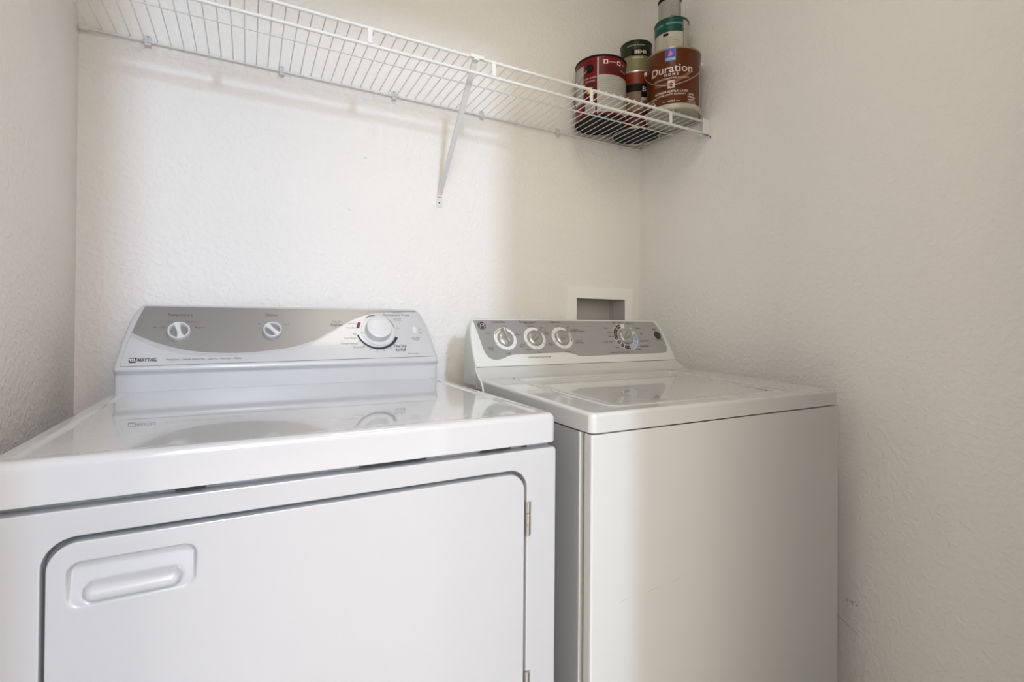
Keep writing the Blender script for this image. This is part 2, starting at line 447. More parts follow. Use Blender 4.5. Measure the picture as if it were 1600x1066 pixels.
# printed lettering
bm = bmesh.new()
text(bm, 'MAYTAG', .0115, .1343, .0169, fn, HD, 'l', bold=.02, width=.0322)
text(bm, 'Time Dry/', .0115, .6836, .0400, fn, HD, width=.0345, bold=.008)
text(bm, 'Air Fluff', .0115, .6836, .0290, fn, HD, width=.027, bold=.008)
plate(bm, rrect(.1196, .1326, .0115, .0226, .002, 3), [], fn, .001, HD)
obj('printed_lettering', bm, m_ink, pan, smooth=0)
bm = bmesh.new()
for k in range(3):
    u = .1204+.0033*k
    vs = [bm.verts.new(fn(*p, HD+.0003)) for p in ((u, .0205), (u+.0021, .0205), (u+.0042, .0138), (u+.0021, .0138))]; bm.faces.new(vs)
tag(obj('logo_stripes', bm, m_white, pan, smooth=0), label='white slanted strokes of the maker mark')
bm = bmesh.new()
text(bm, 'Wrinkle Free  -  Oversize Capacity Plus  -  Quiet Plus  -  Drum Light  -  8 Cycles', .0068, .1826, .0166, fn, HD, 'l', width=.140)
text(bm, 'Fully Dry', .0068, .6861, .1411, fn, HD)
text(bm, 'Permanent Press', .0092, .6858, .1340, fn, HD, width=.069, bold=.004)
text(bm, 'Less Dry', .0055, .6766, .1225, fn, HD, 'l'); text(bm, 'More Dry', .0055, .6766, .1175, fn, HD, 'l')
text(bm, 'Off', .006, .6835, .0936, fn, HD)
text(bm, 'Push to Start', .0058, .7151, .0179, fn, HD, width=.029)
text(bm, 'Extended', .0060, .7288, .0640, fn, HD); text(bm, 'Tumble', .0060, .7284, .0585, fn, HD)
text(bm, 'On', .006, .7432, .0903, fn, HD); text(bm, 'Off', .006, .7433, .0792, fn, HD)
text(bm, 'Less Dry', .0062, .5704, .1069, fn, HD); text(bm, 'Very Dry', .0062, .5649, .0946, fn, HD)
text(bm, 'Cool Down', .0062, .5610, .0648, fn, HD); text(bm, 'Wrinkle Release', .0062, .5570, .0495, fn, HD)
text(bm, 'Damp Dry', .0062, .5790, .0391, fn, HD); text(bm, 'Off', .0058, .5720, .0760, fn, HD)
CX, CY = .6305, .0865
for k, s in enumerate(('70', '60', '50', '40', '30', '20', '10')):
    a = math.radians(212+17*k)
    text(bm, s, .0048, CX+.0595*math.cos(a), CY+.0595*math.sin(a), fn, HD)
    disc(bm, CX+.0555*math.cos(a), CY+.0555*math.sin(a), .0009, .0009, fn, HD, 8)
obj('printed_lettering', bm, m_inkg, pan, smooth=0)
bm = bmesh.new()
text(bm, 'Temperature', .0105, .2014, .1266, fn, HD, width=.047, bold=.004)
text(bm, 'Chime', .0105, .3833, .1289, fn, HD, width=.026, bold=.004)
text(bm, 'Fully Dry', .0070, .5327, .1115, fn, HD)
text(bm, 'Regular', .0105, .5307, .1028, fn, HD, width=.029, bold=.004)
text(bm, 'Air Only', .0062, .1655, .0944, fn, HD); text(bm, 'Low', .0062, .1826, .1086, fn, HD)
text(bm, 'Medium', .0062, .2229, .1089, fn, HD); text(bm, 'Regular', .0062, .2400, .0946, fn, HD)
text(bm, 'Off', .0055, .3575, .1040, fn, HD); text(bm, 'Loud', .0055, .4150, .1040, fn, HD)
for a in (35, 60, 95, 125, 155):
    disc(bm, .2018+.0255*math.cos(math.radians(a)), .083+.0255*math.sin(math.radians(a)), .001, .001, fn, HD, 8)
obj('printed_lettering', bm, m_inkm, pan, smooth=0)
bm = bmesh.new(); arc(bm, CX, CY, .0508, .0545, 194, 337, fn, HD, 40, r0e=.0468)
tag(obj('blue_arc', bm, m_blue, pan, smooth=0), label='navy blue time arc around the dial')
bm = bmesh.new(); arc(bm, CX, CY, .0460, .0530, 151, 172, fn, HD, 8)
tag(obj('red_arc', bm, m_red, pan, smooth=0), label='crimson arc left of the dial')
bm = bmesh.new(); arc(bm, CX, CY, .0448, .0480, 93, 124, fn, HD, 10); arc(bm, CX, CY, .0445, .0460, 10, 55, fn, HD, 14)
obj('grey_arc', bm, m_inkg, pan, smooth=0)
# timer dial
bm = bmesh.new()
lathe(bm, [(0, .0005), (.0425, .0005), (.0428, .0016), (.0422, .0024), (.033, .0030), (0, .0030)], fn(CX+.001, CY, 0), n, 56)
dial = tag(obj('timer_dial', bm, m_white, dry), label='large white round timer dial')
bm = bmesh.new()
lathe(bm, [(.0335, .004), (.0335, .0060), (.0322, .021), (.0312, .0235), (.0285, .0250), (.018, .0262), (0, .0268)], fn(CX+.001, CY, 0), n, 48)
obj('knob', bm, m_white, dial)
bm = bmesh.new(); box(bm, -.0045, .0045, -.0005, .0005, 0, .0006)
for v in bm.verts: v.co = fn(CX-.0385+v.co.x, CY-.0085+v.co.y, .0038+v.co.z)
obj('pointer_line', bm, m_inkg, dial, smooth=0)
# small knobs: ring, sunken floor, grip bar
def cup_knob(cx, cy, r, ang, label):
    bm = bmesh.new()
    lathe(bm, [(r, .0014), (r, .0095), (r-.0012, .0118), (r-.0028, .0122), (r-.0044, .0105), (r-.0052, .0060), (r-.0054, .0014)], fn(cx, cy, 0), n, 40)
    k = tag(obj('control_knob', bm, m_white, dry), label=label)
    bm = bmesh.new(); c, s = math.cos(ang), math.sin(ang)
    hw = .0050
    def bp(a, b, h): return fn(cx+c*a-s*b, cy+s*a+c*b, h)
    L = r-.002
    pts = []
    loops = []
    for i in range(9):
        b = -L+2*L*i/8
        w = hw*(0.80+.75*(abs(b)/L)**2)
        loops.append([bp(-w*1.15, b, .0015), bp(-w, b, .0105), bp(-w*.6, b, .0125), bp(w*.6, b, .0125), bp(w, b, .0105), bp(w*1.15, b, .0015)])
    loft(bm, loops, True, True)
    obj('grip_bar', bm, m_white, k)
    return k
cup_knob(.2018, .083, .0212, math.radians(14), 'left white temperature knob, grip near upright')
cup_knob(.3855, .0855, .0205, math.radians(42), 'right white chime knob, grip tilted')
# tumble rocker switch
bm = bmesh.new()
lathe(bm, [(0, .001), (.0062, .001), (.0062, .0028), (.005, .0036), (0, .0036)], fn(.7288, .0875, 0), n, 24)
for v in bm.verts:
    d = v.co-fn(.7288, .0875, 0); s = d.dot(t); v.co += t*s*0.75
obj('rocker_switch', bm, m_white, dry)
# screw dimples on the lower band
for sx in (.176, .742):
    bm = bmesh.new(); lathe(bm, [(0, -.0003), (.0022, -.0003), (.0022, .0003), (0, .0004)], (sx, -.1436, .9375), (0, -1, 0), 12)
    obj('plug', bm, m_lgrey, cons)

# ------------------------------------------------------------------ WASHER
wx0, wx1 = 0.8227, 1.5087; wyf = -0.763; wyb = -0.205
was = thing('washing_machine', ((wx0+wx1)/2, -0.48, 0), 'white top-loading washing machine with silver control panel, in the corner beside the right wall', 'washer')
bm = bmesh.new()
fl = rrect(wx0, wx1, -.7275, wyb, .003, 2)
loft(bm, [[(a, b, z) for a, b in fl] for z in (.03, .8800)], True, True)
obj('cabinet', bm, m_wside, was)
bm = bmesh.new(); box(bm, wx0+.010, wx1-.010, -.745, -.70, .04, .884)
obj('inner_frame', bm, m_dark, was)
bm = bmesh.new()   # white flange on the leading edge of the side panel
box(bm, wx0+.0003, wx0+.012, -.7300, -.7272, .03, .8795, bev=.0006, seg=1)
obj('side_flange', bm, m_wenam, was)
bm = bmesh.new()
fp = rrect(wx0, wx1, wyf, -.7409, .0035, 6)
loft(bm, [[(a, b, z) for a, b in fp] for z in (.045, .8785)]+[[(a, b, .8800) for a, b in rrect(wx0+.001, wx1-.001, wyf+.001, -.7409, .0035, 6)]], True, True)
fpn = obj('front_panel', bm, m_wenam, was)
bm = bmesh.new()
for (a, b, c, d) in ((.8815, .5986, .9048, .603), (.945, .601, .9665, .6045), (.999, .604, 1.03, .612)):
    tube(bm, [(a, wyf-.0001, b), (c, wyf-.0001, d)], .00035, 5)
obj('scratch', bm, m_scuffl, fpn, smooth=0)
for fx in (wx0+.05, wx1-.05):
    for fy in (-.71, -.25):
        bm = bmesh.new(); lathe(bm, [(0, 0), (.02, 0), (.02, .03), (0, .03)], (fx, fy, 0), (0, 0, 1), 12)
        obj('levelling_foot', bm, m_black, was)
# top deck
def dz(y): return .915+.026*(y-wyf)
YD = -.335
lx0, lx1, ly0, ly1 = .897, 1.392, -.724, -.372
N = 8
def wl(ins, h, r=.012, back=YD):
    return [(a, b, (dz(b)+h)) for a, b in rrect2(wx0+ins, wx1-ins, wyf+ins, back, max(r-ins*.5, .004), .0005, N)]
def wfix(ins, z): return [(a, b, z) for a, b in rrect2(wx0+ins, wx1-ins, wyf+ins, YD, .012, .0005, N)]
def ll(e, h, r=.022): return [(a, b, dz(b)+h) for a, b in rrect(lx0-e, lx1+e, ly0-e, ly1+e, r+e, N)]
bm = bmesh.new()
loft(bm, [wfix(.003, .882), wfix(.0003, .8826), wfix(0, .8845), wl(0, -.007), wl(.0008, -.0035), wl(.0028, -.0010), wl(.006, 0),
          ll(.0085, -.0004), ll(.0065, .0008), ll(.0045, .0012), ll(.0025, .0006), ll(.0012, -.001), ll(.0008, -.010)], True, True)
# rear cove that climbs to the console
pr = [(-.3355, dz(-.3355)), (-.328, .9272), (-.318, .9305), (-.308, .9360), (-.300, .9425), (-.2945, .9475), (-.2915, .9500)]
loops = []
for y, z in pr:
    k = (z-.926)/.024; k = max(0, k); i = .0062*k*k
    loops.append([(wx0+i, y, .900), (wx0+i, y, z-.005), (wx0+i+.0015, y, z-.0012), (wx0+i+.005, y, z), (wx1-i-.005, y, z), (wx1-i-.0015, y, z-.0012), (wx1-i, y, z-.005), (wx1-i, y, .900)])
i = .0062
loops.append([(wx0+i, -.2885, .890), (wx0+i, -.2885, .945), (wx0+i+.0015, -.2885, .9488), (wx0+i+.005, -.2885, .950), (wx1-i-.005, -.2885, .950), (wx1-i-.0015, -.2885, .9488), (wx1-i, -.2885, .945), (wx1-i, -.2885, .890)])
loft(bm, loops, True, True)
deck = obj('top_deck', bm, m_wtop, was, smooth=40)
bm = bmesh.new(); lathe(bm, [(0, 0), (.0022, 0), (.0015, .0012), (0, .0014)], (.905, -.345, dz(-.345)), (0, 0, 1), 10)
obj('plug', bm, m_scuff, deck)
# lid
def lidl(e, h, r=.020): return [(a, b, dz(b)+h) for a, b in rrect(lx0-e, lx1+e, ly0-e, ly1+e, r+e, N)]
bm = bmesh.new()
ls = [lidl(-.003, -.009), lidl(-.003, -.0035), lidl(-.0036, -.0022), lidl(-.0055, -.0015), lidl(-.016, -.0015), lidl(-.022, -.0022), lidl(-.030, -.0028)]
# finger notch at the front right edge
def notch(p):
    k = sstep(1.245, 1.262, p[0])*(1-sstep(1.366, 1.380, p[0]))
    if p[1] < ly0+.03:
        return (p[0], p[1]+k*.007, p[2]-k*.0035*(1 if p[1] < ly0+.012 else .3))
    return p
den = []
for l in ls:
    # densify the straight front edge so that the notch has shape
    o2 = []
    for i in range(len(l)):
        a, b = l[i], l[(i+1) % len(l)]
        m_ = 1 if math.dist(a, b) < .1 else 60
        for j in range(m_): o2.append(tuple(a[d]+(b[d]-a[d])*j/m_ for d in range(3)))
    den.append([notch(p) for p in o2])
loft(bm, den, True, True)
obj('lid', bm, m_wtop, was, smooth=40)
# console
wf, wt, wn = face_frame((-.290, .950), (-.222, 1.069))
def wins(s):
    tl = [(-1, .0062), (0, .0062), (.03, .0060), (.06, .0075), (.09, .0105), (.115, .0150), (.128, .0200), (.137, .0270)]
    for (a, va), (b, vb) in zip(tl[:-1], tl[1:]):
        if s <= b: return va+(vb-va)*max(0, (s-a)/(b-a))
    return .027
secs = [(.905, .0062, -.2895), (.9500, .0062, -.2895), (.9512, .0062, -.2905), (.953, .0060, -.2890)]
for k in range(1, 13):
    z = .953+(1.066-.953)*k/12; s = (z-.95)/.119*.13706
    secs.append((z, wins(s), -.290+.068*(z-.95)/.119))
bm = bmesh.new()
S = [(z, wx0+i, wx1-i, y, wyb if z < 1.03 else wyb-(z-1.03)*.05, .006) for z, i, y in secs]
zz, a, b, y, yb, r = S[-1]
S += [(1.0690, a+.003, b-.003, y+.003, yb-.0010, .0048), (1.0705, a+.007, b-.007, y+.006, yb-.002, .0036)]
stack(bm, S)
wcons = obj('console', bm, m_wcons, was, smooth=50)
# dark groove where console meets deck
bm = bmesh.new(); box(bm, wx0+.0066, wx1-.0066, -.2917, -.288, .9490, .9508)
obj('console_seam', bm, m_inkg, wcons)
bm = bmesh.new()   # bent trim lip at the left end
tube(bm, [(wx0+.0045, -.292, .951), (wx0+.0008, -.303, .941), (wx0-.0006, -.318, .930), (wx0-.0012, -.336, .921), (wx0-.0010, -.345, .905), (wx0-.0010, -.347, .890)], .0016, 6)
tag(obj('end_trim', bm, m_white, was), label='curved white lip at the left end of the console')
ol = [(0.8480, 0.1335), (0.854, 0.09), (0.8590, 0.0500), (0.8650, 0.0320), (0.8764, 0.0215), (0.8916, 0.0190), (0.9085, 0.0222), (0.9265, 0.0290), (0.9482, 0.0325), (1.0030, .0335), (1.0589, 0.0345), (1.0980, 0.0345), (1.1150, 0.0330), (1.1307, 0.0290), (1.1443, 0.0238), (1.1569, 0.0223), (1.30, .0236)]
orr = [(1.455, .0252), (1.4700, .0275), (1.4790, .0360), (1.4825, .0500), (1.4820, .0858), (1.4770, .115), (1.4690, .1300), (1.4600, .1345)]
ol = bezier_smooth(ol, 4)+bezier_smooth(orr, 4)
bm = bmesh.new(); plate(bm, ol, [], wf, -.0005, .0009)
wp = tag(obj('control_panel', bm, m_wgrey, was, smooth=0), label='silver grey control panel')
HW = .0013
knobs = [(.9278, .0782, .0335, .0252, 0.10, 'silver load size knob, pointer upright'),
         (1.0168, .0786, .0340, .0255, -0.80, 'silver temperature knob, pointer up and right'),
         (1.1056, .0795, .0345, .0258, -0.85, 'silver options knob, pointer up and right'),
         (1.3330, .0810, .0445, .0268, -0.95, 'silver cycle knob inside the dark segmented ring')]
for cx, cy, ro, ri, an, lb in knobs[:3]:
    bm = bmesh.new(); arc(bm, cx, cy, ri-.002, ro-.0010, 0, 360, wf, HW, 48)
    obj('dial_ring', bm, m_white, wp, smooth=0)
cx, cy = knobs[3][:2]
bm = bmesh.new(); arc(bm, cx, cy, .0285, .0445, 75, 360+45, wf, HW-.0001, 60)
obj('dial_ring', bm, m_white, wp, smooth=0)
bm = bmesh.new(); arc(bm, 1.1056, .0795, .029, .0315, -25, 12, wf, HW+.0002, 8)
obj('red_arc', bm, m_red, wp, smooth=0)
bm = bmesh.new(); arc(bm, .9278, .0782, .0262, .031, 105, 150, wf, HW+.0002, 10)
tag(obj('green_arc', bm, mat('ink_lime', (.36, .40, .17), .5), wp, smooth=0), label='lime green arc on the load size ring')
bm = bmesh.new()
for a0, a1 in ((100, 128), (132, 196), (201, 217), (222, 238), (243, 276)):
    arc(bm, cx, cy, .0300, .0428, a0, a1, wf, HW+.0003, 12)
tag(obj('dark_segments', bm, m_ink, wp, smooth=0), label='black segments around the cycle knob')
bm = bmesh.new()
for a0, a1 in ((280, 294), (298, 312), (316, 332), (337, 375)):
    arc(bm, cx, cy, .0300, .0428, a0, a1, wf, HW+.0003, 10)
tag(obj('pale_blue_segments', bm, m_lblue, wp, smooth=0), label='pale blue segments around the cycle knob')
bm = bmesh.new()
for a0 in (108, 120, 140, 152, 165, 178, 190, 209, 230, 250, 268, 287, 305, 324):
    a = math.radians(a0); disc(bm, cx+.0365*math.cos(a), cy+.0365*math.sin(a), .0016, .0020, wf, HW+.0006, 8)
obj('segment_marks', bm, m_lgrey, wp, smooth=0)
# lettering
bm = bmesh.new()
text(bm, 'Load Size', .0088, .920, .1282, wf, HW, width=.040, bold=.004)
text(bm, 'Temperature', .0088, 1.008, .1288, wf, HW, width=.055, bold=.004)
text(bm, 'Wash / Rinse', .0055, 1.0129, .1236, wf, HW)
text(bm, 'Options', .0088, 1.0973, .1295, wf, HW, width=.033, bold=.004)
for kx, ky, tx in ((-.047, .016, 'Small'), (.040, .012, 'Medium'), (-.047, -.026, 'Super'), (-.047, -.0315, 'Large'), (.044, -.023, 'Auto'), (.0, -.042, 'Large'), (.008, .037, 'Mini')):
    text(bm, tx, .0062, .9278+kx, .0782+ky, wf, HW)
for kx, ky, tx in ((-.002, .037, 'Tap Cold'), (.030, .033, 'Cold'), (.041, .018, 'Cold'), (.043, -.016, 'Hot'), (.004, -.042, 'Warm'), (-.028, -.034, 'Warm'), (-.041, -.018, 'Cool')):
    text(bm, tx, .0062, 1.0168+kx, .0786+ky, wf, HW)
for kx, ky, tx in ((-.003, .037, 'Off'), (-.047, .013, 'Extra'), (-.041, -.021, 'Soak'), (.006, -.043, 'Normal'), (.030, .033, 'On'), (.052, .026, 'Extra Rinse'), (.060, .021, 'and Fabric Softener'), (.054, -.010, 'Second'), (.054, -.016, 'Rinse Only')):
    text(bm, tx, .0062, 1.1056+kx, .0795+ky, wf, HW)
for u, v, tx in ((1.269, .1106, 'Whites'), (1.278, .095, 'Heavy'), (1.280, .083, 'Normal'), (1.262, .0655, 'Timed  Wash'), (1.288, .0470, 'Soak'), (1.2914, .0304, 'Extended  Power  Cycle'), (1.3657, .0391, 'Delicates'),
                 (1.3930, .0491, 'Quick Rinse'), (1.4010, .0662, 'Speed Wash'), (1.3934, .1105, 'Colors'), (1.3700, .1265, 'Easy Care'), (1.330, .1290, 'Light'), (1.308, .1285, 'Med'), (1.398, .090, 'Off')):
    text(bm, tx, .0068, u, v, wf, HW, bold=.004)
text(bm, 'Signal', .0066, 1.4579, .1071, wf, HW, bold=.004); text(bm, 'End', .0055, 1.461, .1005, wf, HW)
text(bm, 'Loud  Off', .0060, 1.4610, .0690, wf, HW, bold=.004)
for kx, ky, rr in ((.9278, .0782, .0295), (1.0168, .0786, .0297), (1.1056, .0795, .0300)):
    for a in (20, 150, 205, 268, 325):
        a = math.radians(a); disc(bm, kx+rr*math.cos(a), ky+rr*math.sin(a), .0013, .0013, wf, HW+.0003, 8)
obj('printed_lettering', bm, m_ink, wp, smooth=0)
bm = bmesh.new()
text(bm, 'HYDROWAVE WASH SYSTEM', .0060, 1.0166, .0225, wf, .0006, width=.0686, bold=.006)
obj('printed_lettering', bm, m_inkg, wcons, smooth=0)
bm = bmesh.new()
for k in range(5):
    u = 1.283+.0187*k
    text(bm, '\\', .0085, u, .1300, wf, HW, bold=.01); text(bm, '-', .0085, u-.002, .1315, wf, HW, bold=.01)
obj('printed_lettering', bm, m_inkm, wp, smooth=0)
bm = bmesh.new(); lathe(bm, [(0, .0009), (.0115, .0009), (.0112, .0022), (0, .0024)], wf(.8690, .1180, 0), wn, 28)
badge = tag(obj('round_badge', bm, m_ink, was), label='round black maker badge')
bm = bmesh.new(); arc(bm, .8690, .1180, .0092, .0099, 0, 360, wf, .0027, 32)
text(bm, 'GE', .0125, .8690, .1178, wf, .0028, bold=.0, shear=.35)
for a in (45, 135, 225, 315):
    a = math.radians(a); arc(bm, .8690+.0075*math.cos(a), .118+.0075*math.sin(a), .0012, .0018, 0, 300, wf, .0027, 10)
obj('monogram', bm, m_lgrey, badge, smooth=0)
def w_knob(cx, cy, r, ang, label):
    bm = bmesh.new()
    lathe(bm, [(r, .0012), (r, .0050), (r-.0016, .0075), (r-.0050, .0092), (r*.55, .0102), (0, .0105)], wf(cx, cy, 0), wn, 40)
    k = tag(obj('control_knob', bm, m_wknob, was), label=label)
    bm = bmesh.new(); c, s = math.cos(ang), math.sin(ang)
    def bp(a, b, h): return wf(cx+c*a-s*b, cy+s*a+c*b, h)
    loops = []
    for i in range(15):
        q = i/14; b = -r*.72+(r*1.98)*q
        w = (.0062*math.sin(min(1, q*2.2+.15)*PI/2))*(1-.35*q); hh = .0195-.006*max(0, q-.55)*1.5
        hb = .006 if b > r else .009
        loops.append([bp(-w*1.5, b, hb-.006), bp(-w*1.1, b, hh*.75), bp(-w*.7, b, hh-.001), bp(0, b, hh), bp(w*.7, b, hh-.001), bp(w*1.1, b, hh*.75), bp(w*1.5, b, hb-.006)])
    loft(bm, loops, True, True)
    obj('pointer_grip', bm, m_wknob, k)
for cx, cy, ro, ri, an, lb in knobs: w_knob(cx, cy, ri-.003, an, lb)
bm = bmesh.new(); lathe(bm, [(.0128, .0009), (.0128, .0018), (.0110, .0026), (.0100, .0012), (0, .0010)], wf(1.4625, .0850, 0), wn, 28)
tag(obj('signal_button', bm, mat('dark_green_lens', (.02, .035, .02), .25), was), label='small dark round button at the right end')

# ------------------------------------------------------------------ WIRE SHELF
sh = thing('wire_shelf', (W/2, -0.15, 1.70), 'white vinyl-coated wire wall shelf with diagonal brace, above both machines', 'shelf')
SO = ROOT[sh.name]
def rod(name, y, z, xa, xb, r):
    bm = bmesh.new(); tube(bm, [(xa, y, z), (xb, y, z)], r, 12); return obj(name, bm, m_wire, sh)
ZW = 1.7048
rod('back_rod', -.0070, 1.7004, .004, W-.004, .0030)
rod('middle_rod', -.172, 1.7014, .004, W-.012, .0020)
rod('front_rod', -.306, 1.6996, .004, W-.020, .0039)
rod('front_rod', -.306, 1.6630, .004, W-.022, .0039)
wm = bpy.data.meshes.new('cross_wire'); bm = bmesh.new()
tube(bm, [(0, -.3105, 0), (0, -.010, 0), (0, -.0055, -.0035)], .00135, 6)
bmesh.ops.recalc_face_normals(bm, faces=bm.faces); bm.to_mesh(wm); bm.free(); wm.materials.append(m_wire)
for p in wm.polygons: p.use_smooth = True
for k in range(63):
    o = bpy.data.objects.new('cross_wire', wm); C.objects.link(o); o.parent = sh
    o.location = Vector((.0164+.0254*k, 0, ZW))-SO
for xx in (.264, .5628, .8617, 1.1574, 1.4532):
    bm = bmesh.new(); box(bm, xx-.0052, xx+.0052, -.3105, -.3085, 1.6655, 1.6975, bev=.0006, seg=1)
    obj('front_tie', bm, m_wire, sh)
for xx in (.1247, .4041, .6939, .9675, 1.246, 1.5159):
    bm = bmesh.new()
    box(bm, xx-.0065, xx+.0065, -.0045, 0, 1.6885, 1.7155 if xx < 1.4 else 1.7045, bev=.001, seg=1)
    box(bm, xx-.0060, xx-.0018, -.0125, -.001, 1.6945, 1.7080 if xx < 1.4 else 1.7045, bev=.001, seg=1)
    box(bm, xx+.0018, xx+.0060, -.0125, -.001, 1.6945, 1.7080 if xx < 1.4 else 1.7045, bev=.001, seg=1)
    box(bm, xx-.0060, xx+.0060, -.0115, -.001, 1.6900, 1.6955, bev=.001, seg=1)
    cl = obj('wall_clip', bm, m_white, sh)
    bm = bmesh.new(); lathe(bm, [(0, 0), (.0018, 0), (.0014, .0007), (0, .0008)], (xx, -.0045, 1.7125 if xx < 1.4 else 1.6910), (0, -1, 0), 8)
    obj('screw', bm, m_screw, cl)
bm = bmesh.new(); box(bm, .001, .018, -.0115, -.001, 1.6945, 1.7055, bev=.0012, seg=1)
obj('end_cap', bm, m_wire, sh)
# diagonal brace: a folded channel with a hook and a foot
bm = bmesh.new()
A = Vector((.8150, -.3060, 1.6990)); B = Vector((.8320, -.0060, 1.4330))
d = (B-A).normalized(); side = Vector((1, 0, 0)); side = (side-d*side.dot(d)).normalized(); nn = d.cross(side).normalized()
if nn.y > 0: nn = -nn
def ch(p, w, h): return [p-side*w+nn*0.0, p-side*w+nn*h, p-side*(w-.0012)+nn*h, p-side*(w-.0012)+nn*.0012, p+side*(w-.0012)+nn*.0012, p+side*(w-.0012)+nn*h, p+side*w+nn*h, p+side*w]
L = (B-A).length
loft(bm, [ch(A+d*L*k/6, .0072-.0014*(k/6), -.0065) for k in range(7)], True, True)
br = tag(obj('diagonal_brace', bm, m_wire, sh, smooth=20), label='diagonal support arm down to the wall')
bm = bmesh.new(); box(bm, .797, .833, -.3125, -.3000, 1.7030, 1.7052, bev=.0008, seg=1)
box(bm, .797, .833, -.3128, -.3108, 1.6965, 1.7050, bev=.0006, seg=1); box(bm, .808, .822, -.3125, -.300, 1.692, 1.704, bev=.0008, seg=1)
obj('hook', bm, m_wire, br)
bm = bmesh.new(); box(bm, .8225, .8415, -.0028, 0, 1.4035, 1.4450, bev=.001, seg=1)
box(bm, .8255, .8385, -.0110, -.002, 1.4300, 1.4400, bev=.001, seg=1)
ft = obj('foot_plate', bm, m_wire, br)
bm = bmesh.new(); lathe(bm, [(0, 0), (.0026, 0), (.0020, .0012), (0, .0014)], (.832, -.0028, 1.4150), (0, -1, 0), 12)
obj('screw', bm, m_screw, ft)
# end bracket on the right wall
bm = bmesh.new()
box(bm, W-.0030, W, -.3260, -.2700, 1.6440, 1.7160, bev=.0008, seg=1)
box(bm, W-.0300, W-.002, -.3160, -.3120, 1.6530, 1.7055, bev=.001, seg=1)
box(bm, W-.0300, W-.002, -.3160, -.2960, 1.7030, 1.7058, bev=.001, seg=1)
box(bm, W-.0300, W-.002, -.3160, -.2960, 1.6530, 1.6575, bev=.001, seg=1)
eb = tag(obj('end_bracket', bm, m_wire, sh), label='white bracket fixed to the right wall')
for z, y in ((1.6490, -.3200), (1.7115, -.2790)):
    bm = bmesh.new(); lathe(bm, [(0, 0), (.003, 0), (.002, .0015), (0, .0016)], (W-.003, y, z), (-1, 0, 0), 10)
    obj('screw', bm, m_screw, eb)

# ------------------------------------------------------------------ WASHER OUTLET BOX in the wall
ob = thing('outlet_box', (1.433, -.002, 1.0), 'white recessed washer outlet box set in the back wall behind the washer', 'outlet box')
G = lambda u, v, h: Vector((u, -h, v))
bm = bmesh.new()
plate(bm, rrect(1.2895, 1.5770, .945, 1.1860, .003, 3), [rrect(1.3290, 1.5411, .990, 1.1465, .002, 2)], G, 0.0003, .0055, bev=.0015)
obj('frame', bm, m_trim, ob)
m_oin = mat('outlet_box_inside', (.48, .47, .45), .5)
bm = bmesh.new()
inner = rrect(1.3290, 1.5411, .990, 1.1465, .002, 2)
loops = [[G(u, v, .0030) for u, v in inner], [G(u, v, -.085) for u, v in inner]]
loft(bm, loops, False, True)
# outer shell so the box has thickness
obj('recess', bm, m_oin, ob)
bm = bmesh.new(); box(bm, 1.5375, 1.5408, .050, .056, .991, 1.146)
obj('rib', bm, m_oin, ob)

# ------------------------------------------------------------------ PAINT CANS
CAMX, CAMY = 0.33466, -1.40766
def can(name, x, y, z0, r, h, label, body, lidm=None, bottom=None, rim=.0022, group=None):
    T = thing(name, (x, y, z0), label, 'paint can', group)
    phi = math.atan2(CAMY-y, CAMX-x)
    bm = bmesh.new()
    lathe(bm, [(0, .004), (r-.006, .004), (r-.004, .0006), (r-.001, 0), (r, .0012), (r, .0035), (r-rim, .005), (r-rim, h-.006), (r, h-.0045), (r, h-.0012), (r-.001, h), (r-.0045, h-.0005), (r-.0055, h-.004), (r-.012, h-.004), (r-.013, h-.0015), (r-.016, h-.0015), (r-.018, h-.005), (0, h-.005)], (x, y, z0), (0, 0, 1), 64)
    obj('can_body', bm, lidm or m_steel, T)
    rb = r-rim
    def fnc(u, v, hh):   # u arc length, to the right seen from the doorway; v height above the base
        a = phi+u/rb
        return Vector((x+(rb+hh)*math.cos(a), y+(rb+hh)*math.sin(a), z0+v))
    fnc.rb = rb
    if body is not None:
        bm = bmesh.new(); lathe(bm, [(rb+.0003, .0055), (rb+.0005, .006), (rb+.0005, h-.007), (rb+.0003, h-.0065)], (x, y, z0), (0, 0, 1), 64)
        lab = obj('label', bm, body, T)
    else: lab = T
    if bottom is not None:
        bm = bmesh.new(); lathe(bm, [(0, .0026), (r-.0065, .0026), (r-.0065, .0045), (0, .0045)], (x, y, z0), (0, 0, 1), 48)
        obj('base_disc', bm, bottom, T)
    return T, lab, fnc
def patch(name, m, parent, f, u0, u1, v0, v1, h=.0008, tagl=None):
    bm = bmesh.new(); k = max(2, int(abs(u1-u0)/.004))
    grid_patch(bm, lambda u, v: f(u, v, h), [u0+(u1-u0)*i/k for i in range(k+1)], [v0, v1])
    o = obj(name, bm, m, parent, smooth=60)
    if tagl: o['label'] = tagl
    return o
def ctext(bm, f, s, size, u, v, h=.0014, **k): text(bm, s, size, u, v, f, h, **k)
def bail(parent, x, y, z0, r, phi, ze, sag, a0, a1, rr=.0014):
    bm = bmesh.new(); pts = []
    for i in range(41):
        q = i/40; a = phi+a0+(a1-a0)*q
        pts.append((x+(r+.0045)*math.cos(a), y+(r+.0045)*math.sin(a), z0+ze-sag*math.sin(PI*q)))
    tube(bm, pts, rr, 8)
    return obj('bail_handle', bm, m_steel, parent)
def ear(parent, x, y, z0, r, a, ze, m=m_steel, s=.0075):
    bm = bmesh.new(); ax = Vector((math.cos(a), math.sin(a), 0))
    lathe(bm, [(s, 0), (s*.95, .004), (s*.75, .0075), (s*.45, .0095), (0, .0102)], Vector((x, y, z0+ze))+ax*(r-.0025), ax, 16)
    return obj('bail_ear', bm, m, parent)
ZC = ZW+.0014; HG = .192; RG = .083
